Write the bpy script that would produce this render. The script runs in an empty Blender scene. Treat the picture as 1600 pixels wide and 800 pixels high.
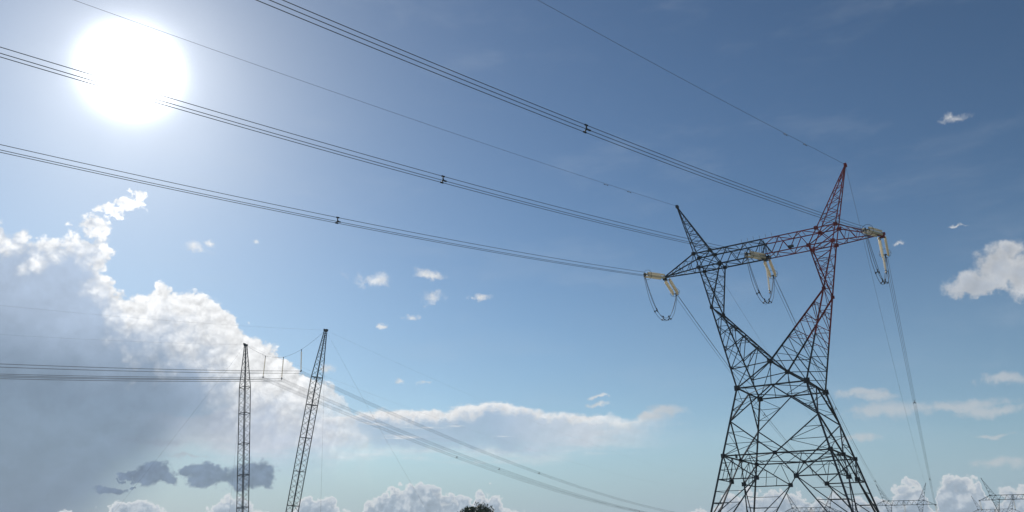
import bpy, math, random
from mathutils import Vector, Matrix

random.seed(7)
SC = bpy.context.scene
COL = SC.collection
R = math.radians

# ------------------------------------------------------------------ camera, sky, sun, exposure
cam = bpy.data.cameras.new('camera')
cam.sensor_width = 36.0
cam.lens = 36.0 * 1195.0 / 1600.0
cam.clip_end = 20000.0
camo = bpy.data.objects.new('camera', cam)
camo.location = (0, 0, 1.7)
camo.rotation_euler = (R(90 + 20.8), 0, 0)
COL.objects.link(camo)
SC.camera = camo

SC.view_settings.view_transform = 'Standard'
SC.view_settings.look = 'None'
SC.view_settings.exposure = 0.0
SC.view_settings.gamma = 1.0
SC.cycles.max_bounces = 4
SC.cycles.use_adaptive_sampling = True
SC.cycles.adaptive_threshold = 0.012
SC.cycles.adaptive_min_samples = 16
SC.cycles.transparent_max_bounces = 12

SUN_AZ, SUN_EL = -30.4, 30.6          # degrees east of +Y, degrees above the horizon
sdir = Vector((math.sin(R(SUN_AZ)) * math.cos(R(SUN_EL)), math.cos(R(SUN_AZ)) * math.cos(R(SUN_EL)), math.sin(R(SUN_EL))))
sun = bpy.data.lights.new('sun', 'SUN')
sun.energy = 4.2
sun.angle = R(0.5)
sun.color = (1.0, 0.95, 0.87)
suno = bpy.data.objects.new('sun', sun)
suno.rotation_euler = sdir.to_track_quat('Z', 'Y').to_euler()
COL.objects.link(suno)

# ---- sky: Nishita air with broken cumulus and a bank of storm cloud, laid out by compass bearing and elevation (degrees)
BIG = [(-40.55, 19.4), (-38.25, 19.56), (-36.22, 19.89), (-35.22, 19.46), (-33.86, 19.17), (-32.8, 19.51), (-31.68, 19.74), (-30.49, 19.32), (-29.63, 18.36), (-28.67, 17.48), (-27.76, 16.93), (-26.82, 16.97), (-25.79, 17.56), (-24.48, 17.29), (-22.28, 17.11), (-21.43, 16.4), (-20.32, 15.7), (-19.33, 14.93), (-17.77, 14.29), (-16.62, 13.64), (-15.69, 12.61), (-14.02, 11.88), (-12.8, 11.02), (-11.29, 9.26), (-9.26, 6.18), (-7.2, 1.42)]
STOP = [(-26.52, 8.47), (-22.52, 8.31), (-19.33, 9.58), (-16.74, 9.72), (-14.84, 8.47), (-13.08, 8.84), (-11.29, 9.26), (-8.51, 9.34), (-5.23, 9.5), (-3.58, 9.79), (-1.82, 10.09), (0.0, 9.81), (1.9, 9.39), (3.8, 9.29), (6.16, 9.02), (8.72, 8.88), (9.91, 9.31), (11.31, 9.63), (12.91, 9.48), (13.52, 8.74), (13.81, 6.95)]
SBOT = [(-26.04, 5.55), (-22.13, 5.55), (-18.84, 5.5), (-14.59, 5.8), (-11.06, 6.05), (-7.42, 6.12), (-4.65, 5.97), (-0.93, 5.72), (2.79, 5.8), (6.98, 6.39), (11.55, 6.57), (13.14, 6.89), (13.85, 7.39)]
CUM = [(-35.02, 2.23), (-32.37, 1.65), (-30.1, 1.98), (-29.36, 2.64), (-28.19, 2.02), (-26.83, 2.43), (-25.84, 3.16), (-24.72, 3.19), (-23.7, 2.77), (-22.69, 2.51), (-21.62, 1.89), (-20.52, 2.55), (-19.4, 3.31), (-18.93, 3.49), (-18.08, 2.59), (-16.8, 2.28), (-15.38, 2.84), (-14.38, 3.57), (-12.88, 3.72), (-11.45, 2.25), (-10.59, 2.47), (-9.99, 3.54), (-9.12, 3.81), (-8.25, 4.34), (-6.9, 4.62), (-5.5, 3.93), (-4.58, 3.67), (-2.98, 3.59), (-1.84, 3.86), (0.0, 2.94), (1.36, 1.78), (4.52, 1.52), (9.0, 1.76), (11.65, 2.04), (13.21, 2.57), (14.77, 3.14), (16.31, 3.62), (17.82, 3.93), (19.49, 3.97), (20.78, 2.95), (22.21, 3.25), (23.79, 3.37), (24.92, 3.26), (26.16, 3.94), (27.31, 4.21), (27.47, 3.0), (27.59, 2.03), (28.04, 3.56), (28.51, 4.4), (29.53, 4.51), (30.54, 4.31), (30.68, 2.34), (31.33, 3.07), (32.13, 3.72), (33.46, 3.81), (35.79, 2.92)]
PUFF = [(-24.07, 19.67, 1.301, 0.394), (-22.95, 20.18, 0.439, 0.221), (-19.87, 20.67, 0.504, 0.316), (-11.02, 18.79, 1.572, 0.705), (-6.26, 17.78, 1.096, 0.618), (-6.37, 19.25, 1.409, 0.476), (-2.56, 17.62, 0.903, 0.334), (-7.91, 16.01, 0.733, 0.283), (-9.77, 15.33, 0.434, 0.234), (-8.53, 11.36, 0.567, 0.231), (-6.49, 11.32, 0.62, 0.185), (6.42, 9.75, 0.942, 0.23), (6.59, 10.35, 0.662, 0.138), (-17.57, 13.26, 0.716, 0.405), (-13.6, 12.27, 0.645, 0.365), (33.7, 26.6, 1.128, 0.357), (33.26, 26.8, 0.46, 0.358), (32.49, 19.87, 0.736, 0.122), (28.79, 19.28, 0.552, 0.168)]
ARM = [(-28.32, 22.59, 0.826, 0.591), (-29.14, 22.04, 1.303, 0.629), (-30.15, 21.28, 1.433, 0.747), (-30.9, 20.19, 1.48, 1.071), (-31.06, 18.96, 1.776, 1.48), (-31.33, 17.98, 2.693, 1.637)]
LOOSE = [(32.99, 15.92, 2.153, 0.961), (34.15, 16.71, 1.711, 1.584), (35.35, 15.99, 1.977, 1.715), (34.79, 17.53, 1.026, 0.866)]
BAND = [(26.33, 8.48, 3.521, 0.823), (29.53, 8.48, 5.131, 0.519), (32.3, 8.0, 2.962, 0.464), (25.51, 9.46, 2.298, 0.417), (24.55, 9.7, 2.719, 0.294), (32.83, 9.81, 1.837, 0.467), (31.65, 6.49, 1.345, 0.192), (24.3, 6.78, 1.544, 0.371), (31.68, 4.87, 2.618, 0.454), (11.29, 9.26, 1.64, 0.452), (10.34, 8.84, 1.373, 0.452), (-24.65, 6.51, 2.37, 0.287), (-22.56, 5.7, 1.814, 0.207)]
SCUD = [(-23.94, 4.42, 1.248, 0.891), (-24.9, 4.38, 0.959, 0.562), (-25.69, 4.51, 0.833, 0.319), (-23.43, 4.11, 0.86, 0.486), (-20.78, 4.52, 1.965, 0.829), (-18.93, 4.49, 2.518, 0.923), (-17.47, 4.52, 1.441, 1.016), (-22.01, 4.64, 0.881, 0.411), (-26.55, 3.41, 0.964, 0.274), (-25.36, 3.65, 0.377, 0.119), (-26.18, 4.1, 0.298, 0.119)]


SKY = 0.10
world = bpy.data.worlds.new('World')
SC.world = world
world.use_nodes = True
NT = world.node_tree
NT.nodes.clear()
LN = NT.links.new


def put(inp, v):
    if isinstance(v, S):
        LN(v.s, inp)
    elif isinstance(v, bpy.types.NodeSocket):
        LN(v, inp)
    else:
        inp.default_value = v


def math_node(op, a, b=None, c=None, clamp=False):
    n = NT.nodes.new('ShaderNodeMath')
    n.operation = op
    n.use_clamp = clamp
    put(n.inputs[0], a)
    if b is not None:
        put(n.inputs[1], b)
    if c is not None:
        put(n.inputs[2], c)
    return S(n.outputs[0])


class S:
    def __init__(self, s): self.s = s
    def __add__(self, o): return math_node('ADD', self, o)
    __radd__ = __add__
    def __sub__(self, o): return math_node('SUBTRACT', self, o)
    def __rsub__(self, o): return math_node('SUBTRACT', o, self)
    def __mul__(self, o): return math_node('MULTIPLY', self, o)
    __rmul__ = __mul__
    def __truediv__(self, o): return math_node('DIVIDE', self, o)


def mx(a, b): return math_node('MAXIMUM', a, b)
def mn(a, b): return math_node('MINIMUM', a, b)


def smooth(lo, hi, x, t0=0.0, t1=1.0, kind='SMOOTHSTEP'):
    n = NT.nodes.new('ShaderNodeMapRange')
    n.interpolation_type = kind
    n.clamp = True
    put(n.inputs[0], x); put(n.inputs[1], lo); put(n.inputs[2], hi); put(n.inputs[3], t0); put(n.inputs[4], t1)
    return S(n.outputs[0])


def lin(lo, hi, x, t0, t1): return smooth(lo, hi, x, t0, t1, 'LINEAR')


def noise(vec, scale, detail, rough, color=False, lac=2.0):
    n = NT.nodes.new('ShaderNodeTexNoise')
    put(n.inputs['Vector'], vec)
    n.inputs['Scale'].default_value = scale
    n.inputs['Detail'].default_value = detail
    n.inputs['Roughness'].default_value = rough
    n.inputs['Lacunarity'].default_value = lac
    if color:
        sp = NT.nodes.new('ShaderNodeSeparateColor')
        LN(n.outputs['Color'], sp.inputs[0])
        return S(sp.outputs[0]) - 0.5, S(sp.outputs[1]) - 0.5
    return S(n.outputs[0]) - 0.5


def outline(pts, A, ends):
    """elevation of a cloud outline as a function of bearing (degrees in, degrees out)"""
    n = NT.nodes.new('ShaderNodeFloatCurve')
    c = n.mapping.curves[0]
    P = [(-60.0, ends[0])] + list(pts) + [(60.0, ends[1])]
    c.points[0].location = ((P[0][0] + 60) / 120, P[0][1] / 45)
    c.points[1].location = ((P[-1][0] + 60) / 120, P[-1][1] / 45)
    for a, e in P[1:-1]:
        c.points.new((a + 60) / 120, max(0, e / 45))
    for p in c.points:
        p.handle_type = 'AUTO_CLAMPED'
    n.mapping.update()
    put(n.inputs[1], (A + 60.0) / 120.0)
    return S(n.outputs[0]) * 45.0


def blobs(lst, V):
    m = None
    for a, e, ra, re in lst:
        n = NT.nodes.new('ShaderNodeVectorMath')
        n.operation = 'MULTIPLY_ADD'
        LN(V, n.inputs[0])
        n.inputs[1].default_value = (1 / ra, 1 / re, 0)
        n.inputs[2].default_value = (-a / ra, -e / re, 0)
        l = NT.nodes.new('ShaderNodeVectorMath')
        l.operation = 'LENGTH'
        LN(n.outputs[0], l.inputs[0])
        d = S(l.outputs['Value'])
        m = d if m is None else mn(m, d)
    return 1.0 - m


def mixc(f, a, b):
    n = NT.nodes.new('ShaderNodeMix')
    n.data_type = 'RGBA'
    put(n.inputs[0], f)
    for i, v in ((6, a), (7, b)):
        if isinstance(v, tuple):
            n.inputs[i].default_value = (*v, 1)
        else:
            LN(v, n.inputs[i])
    return n.outputs[2]


def gain(col, f):
    n = NT.nodes.new('ShaderNodeVectorMath')
    n.operation = 'SCALE'
    LN(col, n.inputs[0])
    put(n.inputs['Scale'], f)
    return n.outputs[0]


def combine(x, y, z=0.0):
    n = NT.nodes.new('ShaderNodeCombineXYZ')
    put(n.inputs[0], x); put(n.inputs[1], y); put(n.inputs[2], z)
    return n.outputs[0]


tc = NT.nodes.new('ShaderNodeTexCoord')
GEN = tc.outputs['Generated']
sep = NT.nodes.new('ShaderNodeSeparateXYZ')
LN(GEN, sep.inputs[0])
GX, GY, GZ = (S(o) for o in sep.outputs)
DEG = 180 / math.pi
A = math_node('ARCTAN2', GX, GY) * DEG
E = math_node('ARCSINE', GZ) * DEG

sky = NT.nodes.new('ShaderNodeTexSky')
sky.sky_type = 'NISHITA'
sky.sun_disc = False
sky.sun_elevation = R(SUN_EL)
sky.sun_rotation = R(SUN_AZ)
sky.altitude = 200
sky.air_density = 1.0
sky.dust_density = 0.25
sky.ozone_density = 1.6

dotn = NT.nodes.new('ShaderNodeVectorMath')
dotn.operation = 'DOT_PRODUCT'
LN(GEN, dotn.inputs[0])
dotn.inputs[1].default_value = sdir
TH = math_node('ARCCOSINE', mn(S(dotn.outputs['Value']), 0.999999)) * DEG     # angle from the sun

# noise fields shared by all the cloud layers
shift = NT.nodes.new('ShaderNodeVectorMath')
shift.operation = 'ADD'
LN(GEN, shift.inputs[0])
shift.inputs[1].default_value = Vector((-0.35, 0.1, 0.93)) * 0.011            # a step up and towards the sun
wx, wy = noise(GEN, 8.0, 1.5, 0.5, True)
bx, by = noise(GEN, 34.0, 4, 0.62, True)
n1 = noise(GEN, 26.0, 5.5, 0.64)
n1s = noise(shift.outputs[0], 26.0, 5.5, 0.64)
nlow = noise(GEN, 7.0, 3, 0.55)
relief = (n1 - n1s)
n2 = noise(GEN, 95.0, 3, 0.66)


def billow(vec, scale):
    v = NT.nodes.new('ShaderNodeTexVoronoi')
    v.feature = 'F1'
    put(v.inputs['Vector'], vec)
    v.inputs['Scale'].default_value = scale
    v.inputs['Detail'].default_value = 2.0
    v.inputs['Roughness'].default_value = 0.55
    return 0.45 - S(v.outputs['Distance'])


warp = NT.nodes.new('ShaderNodeVectorMath')
warp.operation = 'MULTIPLY_ADD'
LN(combine(bx, by, wx), warp.inputs[0])
warp.inputs[1].default_value = (0.022, 0.022, 0.01)
LN(GEN, warp.inputs[2])
warps = NT.nodes.new('ShaderNodeVectorMath')
warps.operation = 'ADD'
LN(warp.outputs[0], warps.inputs[0])
warps.inputs[1].default_value = Vector((-0.45, 0.1, 0.88)) * 0.006
bl = billow(warp.outputs[0], 52.0)
bls = billow(warps.outputs[0], 52.0)
brel = bl - bls
A1 = A + wx * 2.4 + bx * 1.9
E1 = E + wy * 2.0 + by * 1.9
A2 = A + bx * 1.1
E2 = E + by * 1.0
near_sun = math_node('POWER', 2.718, TH * (-1 / 22.0))

WHITE = gain(mixc(0.0, (0.97, 0.985, 1.0), (1, 1, 1)), (near_sun * 0.42 + 0.66) / SKY)
def tone(r, g, b): return tuple(v / SKY for v in (r, g, b))
GREY = tone(0.405, 0.495, 0.640)
SLATE = tone(0.185, 0.250, 0.350)
SCUDC = tone(0.150, 0.205, 0.310)
PALE = tone(0.56, 0.585, 0.61)

gam = NT.nodes.new('ShaderNodeGamma')             # the camera's contrast on clear air
LN(gain(sky.outputs[0], SKY), gam.inputs[0])
gam.inputs[1].default_value = 1.33
wb = NT.nodes.new('ShaderNodeVectorMath')
wb.operation = 'MULTIPLY'
LN(gam.outputs[0], wb.inputs[0])
wb.inputs[1].default_value = (0.97 / SKY, 1.005 / SKY, 0.935 / SKY)
col = wb.outputs[0]

# thin high veil, denser low down
veil = mx(smooth(24.0, 3.0, E) * (nlow * 0.5 + 0.30), smooth(11.0, 1.0, E) * 0.85)
col = mixc(mx(veil, 0.0), col, tone(0.305, 0.42, 0.55))

ci = noise(combine(A * 0.035 + wx * 0.25, E * 0.11 + by * 0.05, 3.0), 2.2, 5, 0.6)
col = mixc(smooth(0.0, 0.30, ci) * 0.12, col, tone(0.55, 0.62, 0.70))
# flat stratus strips
mid = outline(STOP, A2, (1, 1)) - E2
low = E2 - outline(SBOT, A2, (4, 4))
streak = noise(combine(A * 0.05, E * 0.55, 0.0), 3.0, 4, 0.6)
a = smooth(-0.05, 0.34, mid + n1 * 0.8 + streak * 0.9 + n2 * 0.3) * smooth(-0.4, 1.4, low + n1 * 1.2 + streak * 2.6)
a = a * smooth(-28.0, -20.0, A + nlow * 6.0) * smooth(14.0, 5.0, A + n1 * 9.0 + streak * 7.0)
rim = smooth(1.0, 0.1, mid + n1 * 1.0 + nlow * 1.4 + bl * 0.5)
rim = mx(rim, smooth(0.08, 0.22, streak + n1 * 0.3) * 0.7)
rim = mx(rim, smooth(1.1, 0.2, low + n1 * 2.0 + nlow * 1.0) * 0.8)
rim = mx(rim, smooth(-9.0, -15.0, A + n1 * 8.0 + nlow * 5.0) * 0.95)
rim = mx(rim, lin(-1.0, 6.0, A + nlow * 8.0, 0.0, 0.65))
body = mixc(rim, gain(mixc(0.0, GREY, (1, 1, 1)), 0.98 + nlow * 0.5 + relief * 0.4), gain(WHITE, 1.14 + brel * 0.25))
col = mixc(a * (rim * 0.32 + 0.64) * (1.0 + n1 * 0.6), col, body)
V2 = combine(A + bx * 2.6 + n2 * 0.8, E + by * 0.9 + n2 * 0.25)
fb = blobs(BAND, V2) + n1 * 2.3 + n2 * 0.7
col = mixc(smooth(-0.1, 0.85, fb) * 0.66, col, PALE)

# the storm bank
f = outline(BIG, A1, (2, 1)) - E1
arm = blobs(ARM, combine(A + bx * 2.4 + n2 * 0.5, E + by * 2.4 + n2 * 0.5)) * 1.4 + n1 * 1.2 + 0.25
f = mx(f, arm)
fe = f + n1 * 1.2 + bl * 0.9 + n2 * 0.6
a = smooth(-0.02, 0.5, fe) * smooth(-9.0, -15.5, A + n1 * 7.0)
floor_e = lin(-33.0, -23.0, A + nlow * 5.0, -4.0, 6.2)
soft = smooth(floor_e - 4.0, floor_e + 3.4, E + n1 * 2.2 + nlow * 3.0)
thick = lin(-36.0, -22.0, A, 2.6, 7.5)
dep = f + nlow * 6.0 + n1 * 4.2 - bl * 1.6
shade = smooth(thick * 0.35, thick * 1.15, dep)
dark = smooth(16.0, 8.5, E + nlow * 5.0) * smooth(-16.0, -27.0, A + nlow * 7)
g1 = mixc(dark, GREY, SLATE)
bright = gain(WHITE, 1.09 + relief * 0.55 + brel * 0.42)
body = mixc(shade, bright, gain(g1, 1.0 + nlow * 0.45 + n1 * 0.38 + relief * 0.25))
col = mixc(a * soft * (1.0 - shade * 0.10), col, body)

# small fair weather puffs
V1 = combine(A + bx * 2.0 + wx * 0.4 + n2 * 0.5, E + by * 1.5 + n2 * 0.4)
f = blobs(PUFF, V1) + n1 * 2.8 + n2 * 1.3
a = smooth(-0.05, 1.25 + nlow * 1.5, f)
col = mixc(a * 0.90, col, gain(WHITE, 0.98 + relief * 0.8))

# the loose cumulus on the far side from the sun
f = blobs(LOOSE, combine(A + bx * 2.2 + n2 * 0.5, E + by * 2.0 + n2 * 0.4)) + n1 * 1.3 + n2 * 0.5
under = smooth(0.15, 0.9, f + nlow * 1.5)
col = mixc(smooth(0.0, 0.55, f) * 0.9, col, mixc(under, gain(WHITE, 0.92 + relief * 0.9), gain(mixc(0.0, tone(0.47, 0.51, 0.57), (1, 1, 1)), 1.0 + relief * 0.6)))

# cumulus heads along the horizon
f = outline(CUM, A2, (3, 3)) + 0.35 - E2 + bl * 1.1 + n2 * 0.7
a = smooth(0.0, 0.26, f + n1 * 0.9)
lit = mx(smooth(0.75, 0.08, f + n1 * 1.2), smooth(-0.12, 0.45, brel * 0.8 + relief * 0.8 + n2 * 0.5) * 0.55)
body = mixc(lit, gain(mixc(0.0, tone(0.36, 0.44, 0.535), (1, 1, 1)), 1.0 + relief * 0.7 + brel * 0.25 + n2 * 0.3), gain(WHITE, 1.12))
col = mixc(a * 0.92, col, body)

# dark scud in the shade of the bank
f = blobs(SCUD, V1) + n1 * 1.5 + bl * 0.5 + 0.25
col = mixc(smooth(0.0, 0.42, f) * 0.82, col, gain(mixc(0.0, SCUDC, (1, 1, 1)), 1.0 + relief * 1.0 + brel * 0.4))

# the same fair weather cumulus over the rest of the sky
away = mx(smooth(46.0, 60.0, math_node('ABSOLUTE', A)), smooth(48.0, 60.0, E))
ng = noise(GEN, 5.0, 5, 0.6)
col = mixc(smooth(0.10, 0.17, ng) * away * smooth(0.0, 6.0, E), col, gain(WHITE, 0.9 + relief))

# bright aureole of the sun in the thin haze
glow = (math_node('POWER', 2.718, TH * TH * (-1 / 3.2)) * 8.0
        + math_node('POWER', 2.718, TH * (-1 / 2.7)) * (nlow * 0.9 + 0.92)
        + math_node('POWER', 2.718, TH * (-1 / 11.0)) * 0.09)
addn = NT.nodes.new('ShaderNodeVectorMath')
addn.operation = 'ADD'
LN(col, addn.inputs[0])
LN(gain(mixc(0.0, (0.97, 0.985, 1.0), (1, 1, 1)), glow / SKY), addn.inputs[1])

bg = NT.nodes.new('ShaderNodeBackground')
LN(addn.outputs[0], bg.inputs[0])
bg.inputs[1].default_value = SKY
wo = NT.nodes.new('ShaderNodeOutputWorld')
LN(bg.outputs[0], wo.inputs[0])
world.cycles.sampling_method = 'MANUAL'
world.cycles.sample_map_resolution = 512

# ------------------------------------------------------------------ materials
def mat(name, base, rough=0.6, metal=0.0, var=0.25, scale=3.0, bump=0.0, dark=None):
    m = bpy.data.materials.new(name)
    m.use_nodes = True
    nt = m.node_tree
    b = nt.nodes['Principled BSDF']
    b.inputs['Roughness'].default_value = rough
    b.inputs['Metallic'].default_value = metal
    tcn = nt.nodes.new('ShaderNodeTexCoord')
    nz = nt.nodes.new('ShaderNodeTexNoise')
    nz.inputs['Scale'].default_value = scale
    nz.inputs['Detail'].default_value = 6
    nt.links.new(tcn.outputs['Object'], nz.inputs['Vector'])
    rp = nt.nodes.new('ShaderNodeValToRGB')
    d = dark or tuple(c * (1 - var) for c in base)
    l = tuple(min(1, c * (1 + var)) for c in base)
    rp.color_ramp.elements[0].position = 0.32
    rp.color_ramp.elements[1].position = 0.68
    rp.color_ramp.elements[0].color = (*d, 1)
    rp.color_ramp.elements[1].color = (*l, 1)
    nt.links.new(nz.outputs['Fac'], rp.inputs['Fac'])
    nt.links.new(rp.outputs['Color'], b.inputs['Base Color'])
    if bump:
        bp = nt.nodes.new('ShaderNodeBump')
        bp.inputs['Strength'].default_value = bump
        nt.links.new(nz.outputs['Fac'], bp.inputs['Height'])
        nt.links.new(bp.outputs['Normal'], b.inputs['Normal'])
    return m


def translucent(m, colour, amount):
    nt = m.node_tree
    b = nt.nodes['Principled BSDF']
    out = nt.nodes['Material Output']
    t = nt.nodes.new('ShaderNodeBsdfTranslucent')
    t.inputs['Color'].default_value = (*colour, 1)
    mxs = nt.nodes.new('ShaderNodeMixShader')
    mxs.inputs[0].default_value = amount
    nt.links.new(b.outputs[0], mxs.inputs[1])
    nt.links.new(t.outputs[0], mxs.inputs[2])
    nt.links.new(mxs.outputs[0], out.inputs[0])


M_STEEL = mat('weathered_galvanised_steel', (0.045, 0.050, 0.058), 0.6, 0.1, 0.45, 1.3)
M_RED = mat('red_oxide_painted_steel', (0.29, 0.036, 0.030), 0.6, 0.0, 0.35, 1.1)
M_FIT = mat('dark_forged_fittings', (0.06, 0.062, 0.065), 0.5, 0.5, 0.3, 6.0)
M_GLASS = mat('cream_insulator_glaze', (0.86, 0.81, 0.69), 0.2, 0.0, 0.15, 14.0)
translucent(M_GLASS, (1.0, 0.94, 0.81), 0.6)
M_WIRE = mat('weathered_aluminium_strand', (0.10, 0.105, 0.11), 0.8, 0.0, 0.2, 0.4)
M_CONC = mat('footing_concrete', (0.36, 0.35, 0.32), 0.9, 0.0, 0.2, 4.0, 0.3)
M_BARK = mat('tree_bark', (0.10, 0.075, 0.05), 0.9, 0.0, 0.35, 8.0, 0.6)
M_LEAF = mat('tree_leaf', (0.040, 0.060, 0.022), 0.55, 0.0, 0.45, 0.9)
translucent(M_LEAF, (0.07, 0.10, 0.03), 0.12)
M_GRASS = mat('pasture_ground', (0.075, 0.095, 0.035), 0.95, 0.0, 0.4, 0.12, 0.2, dark=(0.10, 0.08, 0.045))
M_PLATE = mat('enamel_plate', (0.05, 0.05, 0.055), 0.4, 0.0, 0.15, 5.0)


# ------------------------------------------------------------------ mesh helpers
class Geo:
    def __init__(self):
        self.v, self.f, self.m, self.mi = [], [], [], 0

    def add(self, vs, fs):
        o = len(self.v)
        self.v += [tuple(p) for p in vs]
        self.f += [tuple(i + o for i in q) for q in fs]
        self.m += [self.mi] * len(fs)

    def bar(self, a, b, w, ref=None):
        """one steel angle (L section) from a to b, flange width w"""
        a, b = Vector(a), Vector(b)
        d = b - a
        if d.length < 1e-4:
            return
        d.normalize()
        r = Vector(ref) if ref else (Vector((0, 0, 1)) if abs(d.z) < 0.9 else Vector((0, 1, 0)))
        u = d.cross(r).normalized()
        v = d.cross(u).normalized()
        t = max(0.010, w * 0.11)
        h = w * 0.32
        prof = [(-h, -h), (w - h, -h), (w - h, t - h), (t - h, t - h), (t - h, w - h), (-h, w - h)]
        vs = [a + u * x + v * y for x, y in prof] + [b + u * x + v * y for x, y in prof]
        fs = [(i, (i + 1) % 6, (i + 1) % 6 + 6, i + 6) for i in range(6)] + [(5, 4, 3, 2, 1, 0), (6, 7, 8, 9, 10, 11)]
        self.add(vs, fs)

    def lace(self, p0, p1, q0, q1, n, w, start=0):
        """zigzag lacing between the line p0-p1 and the line q0-q1"""
        p0, p1, q0, q1 = map(Vector, (p0, p1, q0, q1))
        for i in range(n):
            t0, t1 = i / n, (i + 1) / n
            if (i + start) % 2 == 0:
                self.bar(p0.lerp(p1, t0), q0.lerp(q1, t1), w)
            else:
                self.bar(q0.lerp(q1, t0), p0.lerp(p1, t1), w)

    def rungs(self, p0, p1, q0, q1, ts, w):
        p0, p1, q0, q1 = map(Vector, (p0, p1, q0, q1))
        for t in ts:
            self.bar(p0.lerp(p1, t), q0.lerp(q1, t), w)

    def box(self, c, sx, sy, sz, rot=None):
        c = Vector(c)
        k = [Vector((x * sx / 2, y * sy / 2, z * sz / 2)) for z in (-1, 1) for y in (-1, 1) for x in (-1, 1)]
        if rot is not None:
            k = [rot @ p for p in k]
        self.add([c + p for p in k], [(0, 2, 3, 1), (4, 5, 7, 6), (0, 1, 5, 4), (2, 6, 7, 3), (0, 4, 6, 2), (1, 3, 7, 5)])

    def tube(self, pts, r, n=6, closed=False):
        pts = [Vector(p) for p in pts]
        m = len(pts)
        vs, fs = [], []
        u = None
        rr = r if isinstance(r, (list, tuple)) else [r] * m
        for i, p in enumerate(pts):
            if closed:
                d = pts[(i + 1) % m] - pts[i - 1]
            else:
                d = pts[min(i + 1, m - 1)] - pts[max(i - 1, 0)]
            d.normalize()
            if u is None:
                u = d.orthogonal().normalized()
            u = (u - d * u.dot(d)).normalized()
            v = d.cross(u)
            vs += [p + (u * math.cos(2 * math.pi * k / n) + v * math.sin(2 * math.pi * k / n)) * rr[i] for k in range(n)]
        for i in range(m if closed else m - 1):
            j = (i + 1) % m
            fs += [(i * n + k, i * n + (k + 1) % n, j * n + (k + 1) % n, j * n + k) for k in range(n)]
        if not closed:
            fs += [tuple(range(n - 1, -1, -1)), tuple(range((m - 1) * n, m * n))]
        self.add(vs, fs)

    def lathe(self, prof, n=10):
        """profile of (radius, z) spun about the z axis"""
        vs = [(r * math.cos(2 * math.pi * k / n), r * math.sin(2 * math.pi * k / n), z) for r, z in prof for k in range(n)]
        fs = [(i * n + k, i * n + (k + 1) % n, (i + 1) * n + (k + 1) % n, (i + 1) * n + k)
              for i in range(len(prof) - 1) for k in range(n)]
        self.add(vs, fs)

    def mesh(self, name, mats, smooth_faces=False):
        me = bpy.data.meshes.new(name)
        me.from_pydata(self.v, [], self.f)
        for m in (mats if isinstance(mats, (list, tuple)) else [mats]):
            me.materials.append(m)
        if any(self.m):
            me.polygons.foreach_set('material_index', self.m)
        if smooth_faces:
            me.polygons.foreach_set('use_smooth', [True] * len(me.polygons))
        me.update()
        return me

    def build(self, name, mats, parent=None, smooth_faces=False):
        return link(name, self.mesh(name, mats, smooth_faces), parent)


def link(name, data, parent=None):
    o = bpy.data.objects.new(name, data)
    COL.objects.link(o)
    if parent is not None:
        o.parent = parent
    return o


def tag(o, label, category, group=None):
    o['label'] = label
    o['category'] = category
    if group:
        o['group'] = group
    return o


def thing(name, loc, label, category, group=None, rotz=0.0):
    o = link(name, None)
    o.empty_display_size = 0.5
    o.location = loc
    o.rotation_euler = (0, 0, rotz)
    return tag(o, label, category, group)


# ------------------------------------------------------------------ ground
def ground_z(x, y):
    d = math.hypot(x, y)
    t = min(1.0, max(0.0, (d - 175) / 110.0))
    dip = -10.5 * t * t * (3 - 2 * t)
    return dip + 0.25 * math.sin(x * 0.021 + 1.3) * math.cos(y * 0.017) * min(1.0, d / 250)


g = Geo()
rad = [0, 6, 14, 25, 40, 60, 85, 110, 140, 175, 190, 205, 220, 235, 250, 268, 285, 320, 380, 460, 600, 850, 1300, 2200, 4000, 8000]
nseg = 96
g.v = [(r * math.sin(2 * math.pi * k / nseg), r * math.cos(2 * math.pi * k / nseg),
        ground_z(r * math.sin(2 * math.pi * k / nseg), r * math.cos(2 * math.pi * k / nseg))) for r in rad[1:] for k in range(nseg)]
g.v.append((0, 0, ground_z(0, 0)))
g.f = [(i * nseg + k, i * nseg + (k + 1) % nseg, (i + 1) * nseg + (k + 1) % nseg, (i + 1) * nseg + k)
       for i in range(len(rad) - 2) for k in range(nseg)]
g.f += [(len(g.v) - 1, (k + 1) % nseg, k) for k in range(nseg)]
g.f = [tuple(reversed(q)) for q in g.f]
g.m = [0] * len(g.f)
ground = g.build('ground', M_GRASS, None, True)
ground['kind'] = 'structure'

# ------------------------------------------------------------------ lattice tower (tower frame: x along the crossarm, y along the line)
XW, YW, ZW = 3.611, 3.918, 17.525          # waist
BW = 7.805                                 # half width at the ground
D1 = 0.912                                 # half depth of the crossarm box
ZB, ZT = 33.0, 34.854                      # bottom and top chords
TIPX, PKX, PKZ = 12.369, 10.079, 41.874


def lerp(a, b, t): return Vector(a).lerp(Vector(b), t)


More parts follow.
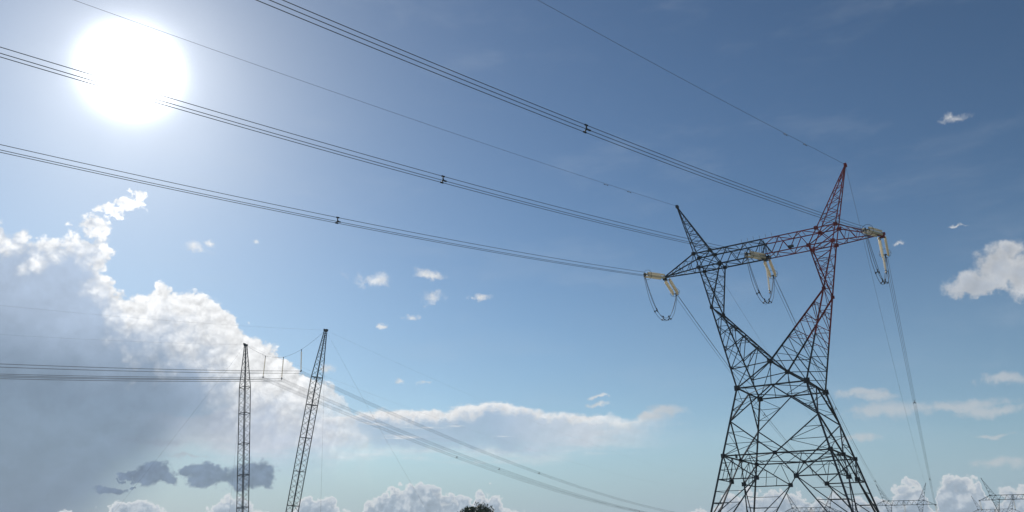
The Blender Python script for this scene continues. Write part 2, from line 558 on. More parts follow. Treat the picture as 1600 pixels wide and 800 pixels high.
def tower(name, label, group, loc, rotz, dz=0.0, detail=True, paint=True):
    root = thing(name, loc, label, 'transmission tower', group, rotz)
    ks = (ZW + dz) / ZW

    def Z(p):
        p = Vector(p)
        return Vector((p.x, p.y, p.z * ks if p.z <= ZW else p.z + dz))

    def red(p):
        return paint and p.x > 0.6 and p.z > 22.0 + max(0.0, 3 - p.x) * 0.8

    class Part:
        def __init__(s, pname):
            s.n, s.g, s.subs = pname, Geo(), []

        def _w(s, w):
            return w * 0.86

        def _g(s, p):
            s.g.mi = 1 if red(p) else 0
            return s.g

        def bar(s, a, b, w):
            a, b = Vector(a), Vector(b)
            s._g((a + b) / 2).bar(Z(a), Z(b), s._w(w))

        def main(s, nm, a, b, w, ref=None):
            a, b = Vector(a), Vector(b)
            if not detail:
                s._g((a + b) / 2).bar(Z(a), Z(b), s._w(w), ref)
                return
            q = Geo()
            q.bar(Z(a), Z(b), s._w(w) * (1.04 if nm in ('leg', 'chord') else 1.0), ref)
            s.subs.append((nm, q, red((a + b) / 2)))

        def lace(s, p0, p1, q0, q1, n, w, start=0, main=None):
            p0, p1, q0, q1 = map(Vector, (p0, p1, q0, q1))
            for i in range(n):
                t0, t1 = i / n, (i + 1) / n
                e = (p0.lerp(p1, t0), q0.lerp(q1, t1)) if (i + start) % 2 == 0 else (q0.lerp(q1, t0), p0.lerp(p1, t1))
                if main:
                    s.main(main, *e, w)
                else:
                    s.bar(*e, w)

        def rungs(s, p0, p1, q0, q1, ts, w):
            for t in ts:
                s.bar(lerp(p0, p1, t), lerp(q0, q1, t), w)

        def plate(s, p, size, nrm='y'):
            q = Geo() if detail else s._g(Vector(p))
            c = Z(p)
            dims = (size, 0.05, size * 0.9)
            q.box(c, *dims)
            q.box(c, 0.05, size * 0.8, size * 0.85)
            for bx_, bz_ in ((-.3, .25), (.3, .25), (-.3, -.25), (.3, -.25)):
                q.box(c + Vector((bx_ * size, 0, bz_ * size)), 0.06, 0.11, 0.06)
            if detail:
                s.subs.append(('gusset_plate', q, red(Vector(p))))

        def done(s):
            if not detail:
                o = s.g.build(s.n, [M_STEEL, M_RED], root)
                o['kind'] = 'stuff'
                return o
            o = link(s.n, None, root)
            o.empty_display_size = 0.3
            k = s.g.build('secondary_bracing', [M_STEEL, M_RED], o)
            k['kind'] = 'stuff'
            for nm, q, r in s.subs:
                q.m = [0] * len(q.f)
                q.build(nm, M_RED if r else M_STEEL, o)
            return o

    def leg(sx, sy, z):
        t = (ZW - z) / ZW
        return Vector((sx * (XW + (BW - XW) * t), sy * (YW + (BW - YW) * t), z))

    W = lambda sx, sy: Vector((sx * XW, sy * YW, ZW))
    OB = lambda s, t: Vector((s * 7.655, t * D1, ZB))
    IB = lambda s, t: Vector((s * 5.09, t * D1, ZB))
    OT = lambda s, t: Vector((s * 8.205, t * D1, ZT))
    IT = lambda s, t: Vector((s * 6.142, t * D1, ZT))
    TIP = lambda s, t: Vector((s * TIPX, t * 0.14, 32.93))
    PK = lambda s, t: Vector((s * PKX, t * 0.12, PKZ))
    EL = lambda s, t: W(s, t).lerp(OB(s, t), 0.643)
    CR = lambda t: Vector((0, t * 3.271, 20.124))
    ZD, ZBELT, ZN = 14.0, 10.45, 8.1
    SG = (-1, 1)

    # --- body
    b = Part('tower_body')
    for sx in SG:
        for sy in SG:
            b.main('leg', leg(sx, sy, 0.3), W(sx, sy), 0.22, (0, 1, 0))
            b.plate(W(sx, sy), 0.62)
            b.plate(leg(sx, sy, ZBELT), 0.45)
    faces = [((-1, -1), (1, -1)), ((-1, 1), (1, 1)), ((-1, -1), (-1, 1)), ((1, -1), (1, 1))]
    for c0, c1 in faces:
        L = lambda z: leg(*c0, z)
        Rr = lambda z: leg(*c1, z)
        wm = (L(ZW) + Rr(ZW)) / 2
        bm = (L(ZBELT) + Rr(ZBELT)) / 2
        b.main('belt_beam', L(ZW), Rr(ZW), 0.16)
        b.main('belt_beam', L(ZBELT), bm, 0.15)
        b.main('belt_beam', bm, Rr(ZBELT), 0.15)
        b.plate(bm, 0.42)
        for E0, E1, in ((L, Rr), (Rr, L)):
            b.main('brace', wm, E0(ZD), 0.15)
            b.main('brace', E0(ZD), bm, 0.15)
            # secondary triangles against the leg
            for (za, zb, end) in ((ZW, ZD, wm), (ZBELT, ZD, bm)):
                top = E0(za)
                for t in (0.34, 0.67):
                    q = lerp(end, E0(ZD), t)
                    b.bar(q, lerp(top, E0(ZD), t), 0.065)
                b.bar(lerp(end, E0(ZD), 0.34), lerp(top, E0(ZD), 0.67), 0.06)
                b.bar(lerp(end, E0(ZD), 0.34), top, 0.065)
            # leg extension
            N = lerp(E0(ZN), E1(ZN), 0.335)
            N.z = ZN
            b.plate(N, 0.50)
            b.main('brace', bm, N, 0.13)
            b.main('brace', E0(ZBELT), N, 0.13)
            b.main('brace', N, E0(ZN), 0.13)
            b.main('brace', N, E0(0.5), 0.15)
            b.main('brace', N, E0(4.2), 0.11)
            for t in (0.3, 0.6):
                b.bar(lerp(E0(ZBELT), N, t), lerp(E0(ZBELT), E0(ZN), t), 0.06)
                b.bar(lerp(E0(ZBELT), N, t), lerp(E0(ZN), N, t), 0.06)
                b.bar(lerp(N, E0(0.5), t), lerp(E0(ZN), E0(0.5), t), 0.065)
                b.bar(lerp(N, E0(0.5), t), lerp(E0(ZN), E0(0.5), min(1, t + 0.3)), 0.06)
                b.bar(lerp(N, E0(4.2), t), lerp(E0(ZN), E0(4.2), t), 0.06)
            b.bar(lerp(bm, E0(ZBELT), 0.5), lerp(E0(ZBELT), N, 0.5), 0.065)
            b.bar(lerp(bm, E0(ZBELT), 0.5), lerp(bm, N, 0.5), 0.065)
            b.bar(lerp(bm, E0(ZBELT), 0.5), N, 0.065)
    # plan bracing at waist and belt
    for z, w in ((ZW, 0.09), (ZBELT, 0.10)):
        mids = [(leg(*c0, z) + leg(*c1, z)) / 2 for c0, c1 in faces]
        for i, j in ((0, 2), (2, 1), (1, 3), (3, 0)):
            b.bar(mids[i], mids[j], w)
    # crotch to waist
    for t in SG:
        for sx in SG:
            b.main('brace', CR(t), W(sx, t), 0.17)
            b.bar(lerp(CR(t), W(sx, t), 0.5), lerp(W(-1, t), W(1, t), 0.5 + sx * 0.25), 0.07)
        b.bar(CR(t), (W(-1, t) + W(1, t)) / 2, 0.08)
        b.plate(CR(t), 0.58)
    b.bar(CR(-1), CR(1), 0.12)
    b.done()

    # --- the two arms of the window
    for s in SG:
        a = Part('window_arm')
        for t in SG:
            hm = lerp(W(s, t), EL(s, t), 0.5)
            a.main('leg', W(s, t), hm, 0.20, (0, 1, 0))
            a.main('leg', hm, EL(s, t), 0.20, (0, 1, 0))
            a.main('leg', EL(s, t), OB(s, t), 0.18, (0, 1, 0))
            hm = lerp(EL(s, t), CR(t), 0.55)
            a.main('leg', EL(s, t), hm, 0.17, (0, 1, 0))
            a.main('leg', hm, CR(t), 0.17, (0, 1, 0))
            a.main('leg', IB(s, t), EL(s, t), 0.14, (0, 1, 0))
            a.plate(EL(s, t), 0.40)
            # outer leg against the sloping inner leg
            ts = (0.18, 0.36, 0.56, 0.78)
            for i, u in enumerate(ts):
                p, q = lerp(EL(s, t), W(s, t), u), lerp(EL(s, t), CR(t), u)
                a.main('brace', p, q, 0.085)
                if i < 3:
                    a.bar(q, lerp(EL(s, t), W(s, t), ts[i + 1]), 0.08)
                    m = (p + q) / 2
                    a.bar(m, lerp(EL(s, t), CR(t), (u + ts[i + 1]) / 2), 0.055)
                    a.bar(m, lerp(EL(s, t), W(s, t), (u + ts[i + 1]) / 2), 0.055)
                    a.bar(lerp(EL(s, t), CR(t), (u + ts[i + 1]) / 2), lerp(p, q, 0.78), 0.05)
            a.main('brace', lerp(EL(s, t), CR(t), 0.78), W(s, t), 0.11)
            a.main('brace', lerp(EL(s, t), W(s, t), 0.78), CR(t), 0.10)
            # small triangle above the elbow
            for i in range(4):
                u0, u1 = i / 5, (i + 1) / 5
                p, q = lerp(OB(s, t), EL(s, t), u0), lerp(IB(s, t), EL(s, t), u1)
                a.bar(p, q, 0.065)
                a.bar(q, lerp(OB(s, t), EL(s, t), u1), 0.055)
                a.bar(q, lerp(OB(s, t), EL(s, t), min(1, u1 + 0.2)), 0.05)
        # faces joining the near and far sides
        a.lace(W(s, -1), EL(s, -1), W(s, 1), EL(s, 1), 8, 0.075)
        a.lace(EL(s, -1), OB(s, -1), EL(s, 1), OB(s, 1), 6, 0.065)
        a.lace(EL(s, -1), CR(-1), EL(s, 1), CR(1), 9, 0.07)
        a.lace(IB(s, -1), EL(s, -1), IB(s, 1), EL(s, 1), 6, 0.06)
        a.rungs(W(s, -1), EL(s, -1), W(s, 1), EL(s, 1), (0.25, 0.5, 0.75, 1.0), 0.065)
        a.rungs(EL(s, -1), CR(-1), EL(s, 1), CR(1), (0.33, 0.66), 0.065)
        a.done()

    # --- crossarm
    c = Part('crossarm')
    for t in SG:
        for s in SG:
            c.main('chord', TIP(s, t), OB(s, t), 0.13)
            c.main('chord', TIP(s, t), OT(s, t), 0.13)
            c.main('chord', OB(s, t), (0, t * D1, ZB), 0.14)
            c.main('chord', OT(s, t), (0, t * D1, ZT), 0.14)
            for p in (OB(s, t), IB(s, t), OT(s, t), IT(s, t)):
                c.plate(p, 0.46)
        # main web: a warren girder between the arms
        n = 10
        x0, x1 = -5.09, 5.09
        for i in range(n):
            xa, xb = x0 + (x1 - x0) * i / n, x0 + (x1 - x0) * (i + 1) / n
            za, zb = (ZB, ZT) if i % 2 == 0 else (ZT, ZB)
            c.main('brace', (xa, t * D1, za), (xb, t * D1, zb), 0.085)
        for s in SG:
            c.main('brace', IB(s, t), OT(s, t), 0.10)
            c.main('brace', OB(s, t), IT(s, t), 0.09)
            for u in (0.25, 0.5, 0.75):
                c.bar(lerp(OB(s, t), TIP(s, t), u), lerp(OT(s, t), TIP(s, t), u), 0.06)
                c.bar(lerp(OT(s, t), TIP(s, t), u - 0.25), lerp(OB(s, t), TIP(s, t), u), 0.06)
    for z in (ZB, ZT):
        n = 10
        for i in range(n):
            xa, xb = -7.655 + 15.31 * i / n, -7.655 + 15.31 * (i + 1) / n
            ta = -1 if i % 2 == 0 else 1
            c.main('brace', (xa, ta * D1, z), (xb, -ta * D1, z), 0.075)
            c.bar((xb, -D1, z), (xb, D1, z), 0.055)
    for s in SG:
        c.lace(OB(s, -1), TIP(s, -1), OB(s, 1), TIP(s, 1), 6, 0.06)
        c.lace(OT(s, -1), TIP(s, -1), OT(s, 1), TIP(s, 1), 6, 0.055)
        q = Geo() if detail else c._g(Vector((s * TIPX, 0, 33)))
        q.box(Z((s * (TIPX + 0.05), 0, 32.93)), 0.75, 0.34, 0.22)
        q.box(Z((s * (TIPX + 0.12), 0, 32.75)), 0.45, 0.10, 0.4)
        if detail:
            c.subs.append(('end_plate', q, red(Vector((s * TIPX, 0, 33)))))
    # hanger frame of the middle phase
    for x in (-0.45, -0.15, 0.15, 0.45):
        for t in SG:
            c.bar((x, t * D1, ZB), (x * 0.4, t * D1 * 0.5, ZT), 0.07)
        c.bar((x, -D1, ZB), (x, D1, ZB), 0.09)
    q = Geo() if detail else c._g(Vector((0, 0, ZB)))
    q.box(Z((0, 0, ZB - 0.12)), 0.9, 0.5, 0.2)
    if detail:
        c.subs.append(('end_plate', q, False))
        lamp = Geo()
        lamp.box((3.2, -D1, ZB + 0.28), 0.62, 0.2, 0.26)
        lamp.box((3.2, -D1, ZB + 0.1), 0.12, 0.1, 0.14)
        c.subs.append(('junction_box', lamp, False))
        for x in (-2.2, -1.5, -0.8, -0.1, 0.6, 1.3):
            sp = Geo()
            sp.tube([(x, -D1, ZT), (x - 0.05, -D1, ZT + 0.55)], 0.018, 5)
            c.subs.append(('bird_spike', sp, False))
    c.done()

    # --- ground wire peaks
    for s in SG:
        p = Part('peak')
        for t in SG:
            p.main('leg', OB(s, t), PK(s, t), 0.13, (0, 1, 0))
            p.main('leg', IB(s, t), PK(s, t), 0.13, (0, 1, 0))
            p.lace(OT(s, t), PK(s, t), IT(s, t), PK(s, t), 9, 0.06)
            p.rungs(OT(s, t), PK(s, t), IT(s, t), PK(s, t), (0.22, 0.44, 0.66), 0.055)
        p.lace(OT(s, -1), PK(s, -1), OT(s, 1), PK(s, 1), 10, 0.055)
        p.lace(IT(s, -1), PK(s, -1), IT(s, 1), PK(s, 1), 10, 0.055)
        q = Geo() if detail else p._g(Vector((s * PKX, 0, PKZ)))
        q.box(Z((s * PKX, 0, PKZ + 0.02)), 0.28, 0.5, 0.34)
        if detail:
            p.subs.append(('cap_plate', q, red(Vector((s * PKX, 0, PKZ)))))
        p.done()

    for sx in SG:
        for sy in SG:
            f = Geo()
            f.tube([(sx * BW, sy * BW, -0.6), (sx * BW, sy * BW, 0.42)], [0.75, 0.5], 14)
            f.build('footing', M_CONC, root)
    if detail:
        f = Geo()
        m = lerp(leg(-1, -1, 10.75), leg(-1, 1, 10.75), 0.36)
        f.box(m, 0.05, 0.62, 0.42)
        f.box(m + Vector((0.05, 0, -0.22)), 0.04, 0.06, 0.4)
        f.build('number_plate', M_PLATE, root)
    return root


TX, TY, TA = 29.243, 82.619, R(34.266)
E1v = Vector((math.cos(TA), -math.sin(TA), 0))
E2v = Vector((math.sin(TA), math.cos(TA), 0))


def on_tower(x, y, z): return Vector((TX, TY, 0)) + E1v * x + E2v * y + Vector((0, 0, z))


tower('transmission_tower', 'tall lattice pylon with a heart-shaped window, one half of its crossarm painted red', None, (TX, TY, 0), -TA)

FAR = [  # x, y, height of the crossarm, bearing of the line, label
    (175.5, 359.4, 19.1, 27, 'small distant pylon at the end of the wires, seen just beyond the big pylon'),
    (212.1, 339.1, 20.4, 33, 'distant pylon cut by the picture edge, the largest of the distant ones'),
    (267.6, 445.9, 19.2, 33, 'faint distant pylon showing only a peak beside the pylon at the picture edge'),
    (135.9, 365.6, 16.4, 30, 'distant pylon seen through the legs of the big pylon'),
]
DZF = -6.5
for x, y, zc, az, lab in FAR:
    tower('transmission_tower', lab, 'distant pylons on the horizon', (x, y, zc - ZB - DZF), R(-az), DZF, False, False)

# ------------------------------------------------------------------ insulators, conductors, ground wires
def disc_string(n, pitch=0.152, r=0.128):
    q = Geo()
    prof = [(0.0, 0.0), (0.03, 0.0)]
    for i in range(n):
        z = 0.02 + i * pitch
        prof += [(0.04, z), (0.055, z + 0.035), (r, z + 0.075), (r * 0.97, z + 0.095), (0.05, z + 0.08), (0.03, z + pitch * 0.9)]
    prof.append((0.0, 0.02 + n * pitch))
    q.lathe(prof, 10)
    return q.mesh('insulator_string', M_GLASS, True), 0.02 + n * pitch


STR_LONG, LEN_LONG = disc_string(22)
STR_FAR, LEN_FAR = disc_string(22, 0.16, 0.15)


def align(o, d):
    o.rotation_mode = 'QUATERNION'
    o.rotation_quaternion = Vector(d).to_track_quat('Z', 'Y')


def strain_set(p, d, label, group, offs, ring=True):
    """tension or hanging insulator set from the point p along d; returns its live end"""
    d = Vector(d).normalized()
    o = thing('insulator_set', p, label, 'insulator', group)
    align(o, d)
    w = max([abs(x) for x, y in offs] + [abs(y) for x, y in offs])
    z0 = 0.42
    k = Geo()
    k.tube([(0, 0, 0), (0, 0, z0 - 0.1)], 0.035, 6)
    k.box((0, 0, 0.1), 0.1, 0.16, 0.16)
    k.build('shackle_link', M_FIT, o)
    for z in (z0 - 0.06, z0 + LEN_LONG + 0.06):
        y = Geo()
        y.box((0, 0, z), w * 2 + 0.12, 0.07, 0.10)
        if w:
            y.box((-w, 0, z), 0.06, 0.44, 0.07)
            y.box((w, 0, z), 0.06, 0.44, 0.07)
        y.build('yoke_plate', M_FIT, o)
    for x, yy in offs:
        s = link('insulator_string', STR_LONG, o)
        s.location = (x, yy, z0)
    zl = z0 + LEN_LONG
    if ring:
        rg = Geo()
        rr = w + 0.30
        rg.tube([(rr * math.cos(a_ * math.pi / 12), rr * math.sin(a_ * math.pi / 12), zl - 0.25) for a_ in range(24)], 0.02, 6, True)
        rg.tube([(-rr, 0, zl - 0.25), (0, 0, zl + 0.06)], 0.02, 5)
        rg.tube([(rr, 0, zl - 0.25), (0, 0, zl + 0.06)], 0.02, 5)
        rg.build('corona_ring', M_FIT, o)
    cl = Geo()
    cl.box((0, 0, zl + 0.24), 0.12, 0.42, 0.14)
    cl.tube([(0, 0, zl + 0.05), (0, 0, zl + 0.5)], 0.045, 6)
    cl.build('clamp', M_FIT, o)
    return Vector(p) + d * (zl + 0.45)


TRI = [(0.0, 0.28), (-0.18, -0.15), (0.18, -0.15)]      # bundle of three: one above, two below


def span(p, az, s, k, t1, n=150, t0=0.0):
    out = []
    for i in range(n + 1):
        t = t0 + (t1 - t0) * (i / n) ** 1.25
        out.append(Vector((p.x + math.sin(az) * t, p.y + math.cos(az) * t, p.z + s * t + k * t * t)))
    return out


def spacer_mesh():
    q = Geo()
    for x, z in TRI:
        q.tube([(0, 0, 0), (x * 0.55, 0.02, z * 0.45), (x, 0, z)], [0.06, 0.045, 0.05], 6)
        q.tube([(x, -0.13, z), (x, 0.13, z)], 0.062, 6)
    return q.mesh('spacer', M_FIT)


SPACER = spacer_mesh()


def bundle(label, group, path, side, radius, spacers, name='conductor_bundle', tri=TRI, gather=False):
    o = thing(name, path[0], label, 'power line', group)
    base = Vector(path[0])
    n = len(path)
    for x, z in tri:
        q = Geo()
        pts = []
        for i, p in enumerate(path):
            m = 1.0
            if gather:
                m = 0.35 + 0.65 * min(1, 6 * i / n, 6 * (n - 1 - i) / n)
            pts.append(p - base + side * (x * m) + Vector((0, 0, z * m)))
        q.tube(pts, radius, 6)
        q.build('wire', M_WIRE, o, True)
    for t in spacers:
        i = min(n - 2, int(t * (n - 1)))
        sp = link('spacer', SPACER, o)
        d = (path[i + 1] - path[i]).normalized()
        sp.location = path[i] - base
        y = d
        xx = side.normalized()
        zz = xx.cross(y).normalized()
        if zz.z < 0:
            zz = -zz
        sp.rotation_euler = Matrix((xx, y, zz)).transposed().to_euler()
    return o


RW = 0.022
AZ_IN, AZ_OUT = R(226.64), R(28.0)
IN_S, IN_K = -0.15688, 0.00055121
PH = [('outer phase at the free tip of the crossarm', -TIPX), ('middle phase', 0.0), ('outer phase at the red tip of the crossarm', TIPX)]
QUAD = [(-0.30, -0.17), (0.30, -0.17), (-0.30, 0.17), (0.30, 0.17)]
side_in = Vector((math.cos(AZ_IN), -math.sin(AZ_IN), 0))
side_out = Vector((math.cos(AZ_OUT), -math.sin(AZ_OUT), 0))
NM = ['the dark tip of the crossarm', 'the middle of the crossarm', 'the red tip of the crossarm']
fx, fy, fz, faz, _ = FAR[0]
fe1 = Vector((math.cos(R(faz)), -math.sin(R(faz)), 0))
SPC_IN = [[0.2220, 0.45, 0.7], [0.2262, 0.46, 0.72], [0.2285, 0.44, 0.69]]
OUT_D = [Vector((math.sin(AZ_OUT), math.cos(AZ_OUT), -0.24)), Vector((math.sin(AZ_OUT), math.cos(AZ_OUT), -0.24)), Vector((math.sin(AZ_OUT), math.cos(AZ_OUT), -0.24))]
for i, (nm, x) in enumerate(PH):
    p = on_tower(x, -0.25, 32.86)
    d_in = Vector((math.sin(AZ_IN), math.cos(AZ_IN), IN_S))
    e_in = strain_set(p, d_in, 'cream insulator set stretched sideways towards the sun from ' + NM[i], 'insulator sets on the big pylon', QUAD)
    t0 = (e_in - p).xy.length
    path = span(p, AZ_IN, IN_S, IN_K, 280.0, 400, t0)
    bundle('triple wire running over the camera from ' + NM[i], 'overhead wires from the big pylon', path, side_in, RW, SPC_IN[i])
    p2 = on_tower(x, 0.25, 32.80)
    e_out = strain_set(p2, OUT_D[i], 'cream insulator set slanting down and away from ' + NM[i], 'insulator sets on the big pylon', QUAD)
    end = Vector((fx, fy, fz)) + fe1 * x
    dv = end - e_out
    ln = dv.xy.length
    azo = math.atan2(dv.x, dv.y)
    ko = 0.00040
    so = dv.z / ln - ko * ln
    path = span(e_out, azo, so, ko, ln, 150)
    bundle('triple wire sinking away to the distant pylon from ' + NM[i], 'wires leading off beyond the big pylon', path, side_out, 0.018, [0.25, 0.5, 0.75])
    # jumper loop under the crossarm
    hang = 4.3
    pts = []
    for j in range(41):
        u = j / 40
        q = e_in.lerp(e_out, u)
        q.z -= hang * (1 - abs(2 * u - 1) ** 2.3)
        pts.append(q)
    jd = (e_out - e_in)
    js = Vector((jd.y, -jd.x, 0)).normalized()
    bundle('drooping jumper loop of thin wires below ' + NM[i], 'jumper loops of the big pylon', pts, js, 0.024, [0.3, 0.52, 0.72], 'jumper_loop', [(0, 0.2), (-0.2, -0.12), (0.2, -0.12)], True)
    if i > 0:
        strain_set(on_tower(x * 0.985, 0.1, 32.75), (0, 0, -1), 'single upright insulator string holding the jumper below ' + NM[i], 'insulator sets on the big pylon', [(0, 0)], False)

for s, nm in ((-1, 'the dark peak'), (1, 'the red peak')):
    p = on_tower(s * PKX, 0, PKZ + 0.1)
    o = thing('ground_wire', p, 'single thin shield wire from ' + nm + ' of the big pylon across the open sky', 'power line', 'shield wires of the big pylon')
    path = span(p, R(226.56), -0.11696, 0.00030347, 330.0, 150)
    q = Geo(); q.tube([a_ - p for a_ in path], 0.0135, 6); q.build('wire', M_WIRE, o, True)
    for t in (9, 12):
        c = path[t] - p
        dd = (path[t + 1] - path[t - 1]).normalized()
        q = Geo()
        q.tube([c - dd * 0.25 - Vector((0, 0, .12)), c + dd * 0.25 - Vector((0, 0, .12))], 0.012, 5)
        q.tube([c - dd * 0.33 - Vector((0, 0, .13)), c - dd * 0.18 - Vector((0, 0, .13))], 0.05, 6)
        q.tube([c + dd * 0.18 - Vector((0, 0, .13)), c + dd * 0.33 - Vector((0, 0, .13))], 0.05, 6)
        q.tube([c, c - Vector((0, 0, .12))], 0.025, 5)
        q.build('vibration_damper', M_FIT, o)
    end = Vector((fx, fy, fz + PKZ - ZB)) + fe1 * (s * PKX)
    dv = end - p
    ln = dv.xy.length
    o = thing('ground_wire', p, 'single thin shield wire dropping away from ' + nm + ' to the distant pylon', 'power line', 'shield wires of the big pylon')
    path = span(p, math.atan2(dv.x, dv.y), dv.z / ln - 0.0003 * ln, 0.0003, ln, 100)
    q = Geo(); q.tube([a_ - p for a_ in path], 0.0135, 6); q.build('wire', M_WIRE, o, True)

# hanging insulators of the two clearer distant pylons
for fi, lab in ((0, 'the small distant pylon'), (1, 'the distant pylon at the picture edge')):
    x, y, zc, az, _ = FAR[fi]
    v1 = Vector((math.cos(R(az)), -math.sin(R(az)), 0))
    for off, tx in ((-TIPX, 'leftmost arm tip'), (0, 'middle'), (TIPX, 'rightmost arm tip')):
        if fi == 1 and off > 0:
            continue
        strain_set(Vector((x, y, zc - 0.1)) + v1 * off, (0, 0, -1), 'tiny insulator hanging at the %s of %s' % (tx, lab), 'insulators on distant pylons', [(-0.2, 0), (0.2, 0)], False)

# ------------------------------------------------------------------ cross-rope tower: two leaning guyed masts with a rope between them
ML, MR = Vector((-51.27, 143.72, 38.0)), Vector((-33.43, 133.03, 38.0))
BL, BR = Vector((-46.2, 140.5, 0)), Vector((-37.7, 135.7, 0))


def mast(base, top, label):
    o = thing('guyed_mast', base, label, 'mast', 'masts of the rope tower')
    d = (top - base)
    Lm = d.length
    align(o, d)
    prof = [(0.0, 0.14), (2.6, 0.70), (Lm - 8.5, 0.70), (Lm - 0.2, 0.17)]

    def hw(z):
        for (z0, w0), (z1, w1) in zip(prof, prof[1:]):
            if z <= z1:
                return w0 + (w1 - w0) * (z - z0) / (z1 - z0)
        return prof[-1][1]

    cs = [(-1, -1), (1, -1), (1, 1), (-1, 1)]
    for cx, cy in cs:
        q = Geo()
        for (z0, w0), (z1, w1) in zip(prof, prof[1:]):
            q.bar((cx * w0, cy * w0, z0), (cx * w1, cy * w1, z1), 0.105)
        q.build('chord', M_STEEL, o)
    for k in range(4):
        a_, b_ = cs[k], cs[(k + 1) % 4]
        q = Geo()
        z, i = 0.4, 0
        while z < Lm - 0.6:
            st = max(0.35, hw(z) * 1.25)
            z1 = min(z + st, Lm - 0.3)
            s0, s1 = (a_, b_) if i % 2 == 0 else (b_, a_)
            q.bar((s0[0] * hw(z), s0[1] * hw(z), z), (s1[0] * hw(z1), s1[1] * hw(z1), z1), 0.05)
            z = z1
            i += 1
        q.build('lacing', M_STEEL, o)
    for z in (2.6, 8.2, 13.8, 19.4, 25.0, Lm - 8.5):
        q = Geo()
        w = hw(z) + 0.02
        for k in range(4):
            a_, b_ = cs[k], cs[(k + 1) % 4]
            q.bar((a_[0] * w, a_[1] * w, z), (b_[0] * w, b_[1] * w, z), 0.10)
        q.bar((-w, -w, z), (w, w, z), 0.06)
        q.build('ring_frame', M_STEEL, o)
    q = Geo()
    q.box((0, 0, Lm - 0.1), 0.55, 0.5, 0.35)
    q.box((0.3, 0, Lm + 0.1), 0.5, 0.14, 0.3)
    q.box((-0.3, 0, Lm + 0.05), 0.4, 0.14, 0.2)
    q.build('head_plate', M_FIT, o)
    q = Geo()
    q.tube([(0, 0, -0.7), (0, 0, 0.25)], [0.9, 0.35], 12)
    q.build('footing', M_CONC, o)
    return o


mast(BL, ML, 'slim lattice mast standing nearly upright beneath the storm cloud')
mast(BR, MR, 'slim lattice mast leaning over, taller looking of the two')

GUYS = [(MR, (-9.7, 140.0), 'long guy wire slanting from the leaning mast down to open ground'),
        (MR, (-25.5, 109.0), 'guy wire dropping almost straight down beside the leaning mast'),
        (ML, (-72.5, 137.0), 'long guy wire slanting from the upright mast across the grey cloud'),
        (ML, (-58.6, 168.0), 'guy wire dropping close beside the upright mast')]
for top, (ax, ay), lab in GUYS:
    a_ = Vector((ax, ay, ground_z(ax, ay)))
    o = thing('guy_wire', a_, lab, 'guy wire', 'guy wires of the rope tower')
    q = Geo()
    tp = top - a_
    q.tube([tp * t - Vector((0, 0, 4 * 0.5 * t * (1 - t))) for t in [i / 24 for i in range(25)]], 0.010, 6)
    q.build('wire', M_WIRE, o, True)
    q = Geo()
    q.box((0, 0, 0.1), 0.5, 0.5, 0.5)
    q.tube([(0, 0, 0.2), tuple(tp * 0.03)], 0.04, 6)
    q.build('anchor', M_CONC, o)

RP = [Vector((-46.19, 140.68, 35.12)), Vector((-42.05, 138.2, 34.29)), Vector((-38.25, 135.92, 35.17))]
LP = [Vector((-46.2, 140.68, 31.0)), Vector((-41.95, 138.1, 30.4)), Vector((-37.9, 135.7, 31.2))]
q = Geo()
chain = [ML] + RP + [MR]
pts = []
for a_, b_ in zip(chain, chain[1:]):
    for i in range(8):
        t = i / 8
        p = a_.lerp(b_, t)
        p.z -= 4 * 0.15 * t * (1 - t)
        pts.append(p)
pts.append(MR.copy())
q.tube([p - ML for p in pts], 0.019, 6)
rope = q.build('cross_rope', M_WIRE, None, True)
rope.location = ML
tag(rope, 'sagging rope strung between the heads of the two masts', 'rope')

AZR = R(33.0)
side_r = Vector((math.cos(AZR), -math.sin(AZR), 0))
SQ = [(-0.22, 0.2), (0.22, 0.2), (-0.22, -0.2), (0.22, -0.2)]
sp4 = Geo()
for x, z in SQ:
    sp4.tube([(0, 0, 0), (x, 0, z)], 0.05, 6)
    sp4.tube([(x, -0.15, z), (x, 0.15, z)], 0.07, 6)
TR = ['closest to the upright mast', 'in the middle of the rope', 'closest to the leaning mast']
SPL = [[0.40], [0.37], [0.31]]
SPR = [[0.20, 0.45, 0.7], [0.23, 0.47, 0.7], [0.26, 0.47, 0.66]]
for i in range(3):
    e = strain_set(RP[i], LP[i] - RP[i], 'slender pale insulator string hanging from the rope, ' + TR[i], 'insulators of the rope tower', [(0, 0)], False)
    path = span(e, AZR + math.pi, -0.182, 0.000377, 400, 140)
    bundle('wire bundle running level past the upright mast, hung ' + TR[i], 'wires of the rope tower', path, side_r, 0.018, SPL[i], tri=SQ)
    path = span(e, AZR, -0.171, 0.00038, 450, 140)
    bundle('wire bundle falling away across the strip cloud, hung ' + TR[i], 'wires of the rope tower', path, side_r, 0.018, SPR[i], tri=SQ)
for top, nm in ((ML, 'upright'), (MR, 'leaning')):
    for az, s, k, lab in ((AZR + math.pi, -0.198, 0.00053, 'faint shield wire crossing the storm cloud from the head of the %s mast'),
                          (AZR, -0.12, 0.00027, 'faint shield wire receding into the distance from the head of the %s mast')):
        o = thing('ground_wire', top, lab % nm, 'power line', 'shield wires of the rope tower')
        q = Geo()
        q.tube([p - top for p in span(top, az, s, k, 380, 90)], 0.007, 6)
        q.build('wire', M_WIRE, o, True)

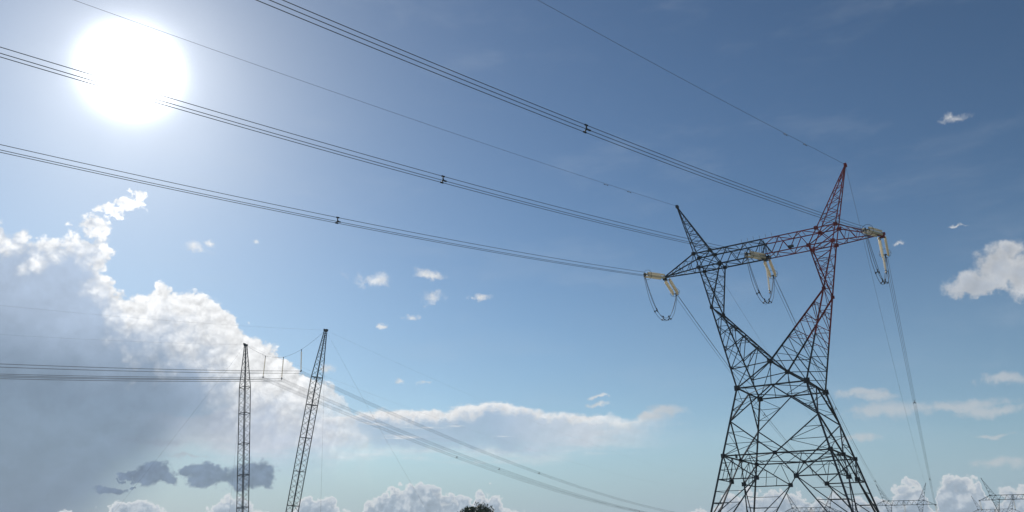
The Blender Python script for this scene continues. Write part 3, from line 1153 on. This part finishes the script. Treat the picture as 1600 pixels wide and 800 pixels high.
# ------------------------------------------------------------------ tree
TRX, TRY = -4.95, 110.0
tree = thing('tree', (TRX, TRY, 0), 'round dark leafy tree top showing at the bottom of the picture', 'tree')
q = Geo()
q.tube([(0, 0, -0.2), (0.05, 0, 1.0), (-0.03, 0.06, 2.2), (0.1, 0.1, 3.4)], [0.38, 0.27, 0.23, 0.15], 10)
limbs = []
for k in range(11):
    a_ = k * 2.4
    r_ = 1.6 + 1.1 * random.random()
    tip = Vector((math.cos(a_) * r_ * 1.25, math.sin(a_) * r_ * 1.25, 4.3 + random.random() * 2.4))
    st = Vector((0.05, 0.05, 2.0 + 0.13 * k))
    md = st.lerp(tip, 0.5) + Vector((0, 0, 0.35))
    q.tube([st, md, tip], [0.12, 0.07, 0.025], 6)
    limbs.append(tip)
q.build('trunk', M_BARK, tree, True)
q = Geo()
CX, CY, CZ, RX, RZ = 0.0, 0.0, 4.35, 4.2, 2.85
clumps = []
for i in range(100):
    while True:
        u = Vector((random.uniform(-1, 1), random.uniform(-1, 1), random.uniform(-0.75, 1)))
        if 0.45 < u.length < 1.0:
            break
    u = u * (0.78 + 0.24 * random.random()) / max(0.8, u.length ** 0.4)
    clumps.append((Vector((CX + u.x * RX, CY + u.y * RX, CZ + u.z * RZ)), random.uniform(0.36, 0.85)))
for c, r_ in clumps:
    for j in range(95):
        d = Vector((random.gauss(0, 1), random.gauss(0, 1), random.gauss(0, 1))).normalized()
        p = c + d * r_ * (random.random() ** 0.45)
        sz = random.uniform(0.08, 0.15)
        n_ = (d + Vector((random.gauss(0, .6), random.gauss(0, .6), random.gauss(0, .6)))).normalized()
        a_ = n_.orthogonal().normalized()
        b_ = n_.cross(a_)
        an = random.random() * 6.28
        u_ = a_ * math.cos(an) + b_ * math.sin(an)
        v_ = n_.cross(u_)
        q.add([p - u_ * sz * 1.5, p - v_ * sz * .6 + n_ * 0.02, p + u_ * sz * 1.5, p + v_ * sz * .6 + n_ * 0.02], [(0, 1, 2, 3)])
q.build('crown', M_LEAF, tree)

# ------------------------------------------------------------------ the air
hz = Geo()
hz.box((0, 0, 18.5), 1600, 1600, 60)
hazem = bpy.data.materials.new('haze')
hazem.use_nodes = True
hn = hazem.node_tree
hn.nodes.clear()
ho = hn.nodes.new('ShaderNodeOutputMaterial')
hv = hn.nodes.new('ShaderNodeVolumePrincipled')
hv.inputs['Color'].default_value = (0.74, 0.88, 1.0, 1)
hv.inputs['Density'].default_value = 0.0003
hn.links.new(hv.outputs[0], ho.inputs['Volume'])
haze = hz.build('haze', hazem)
haze['kind'] = 'stuff'
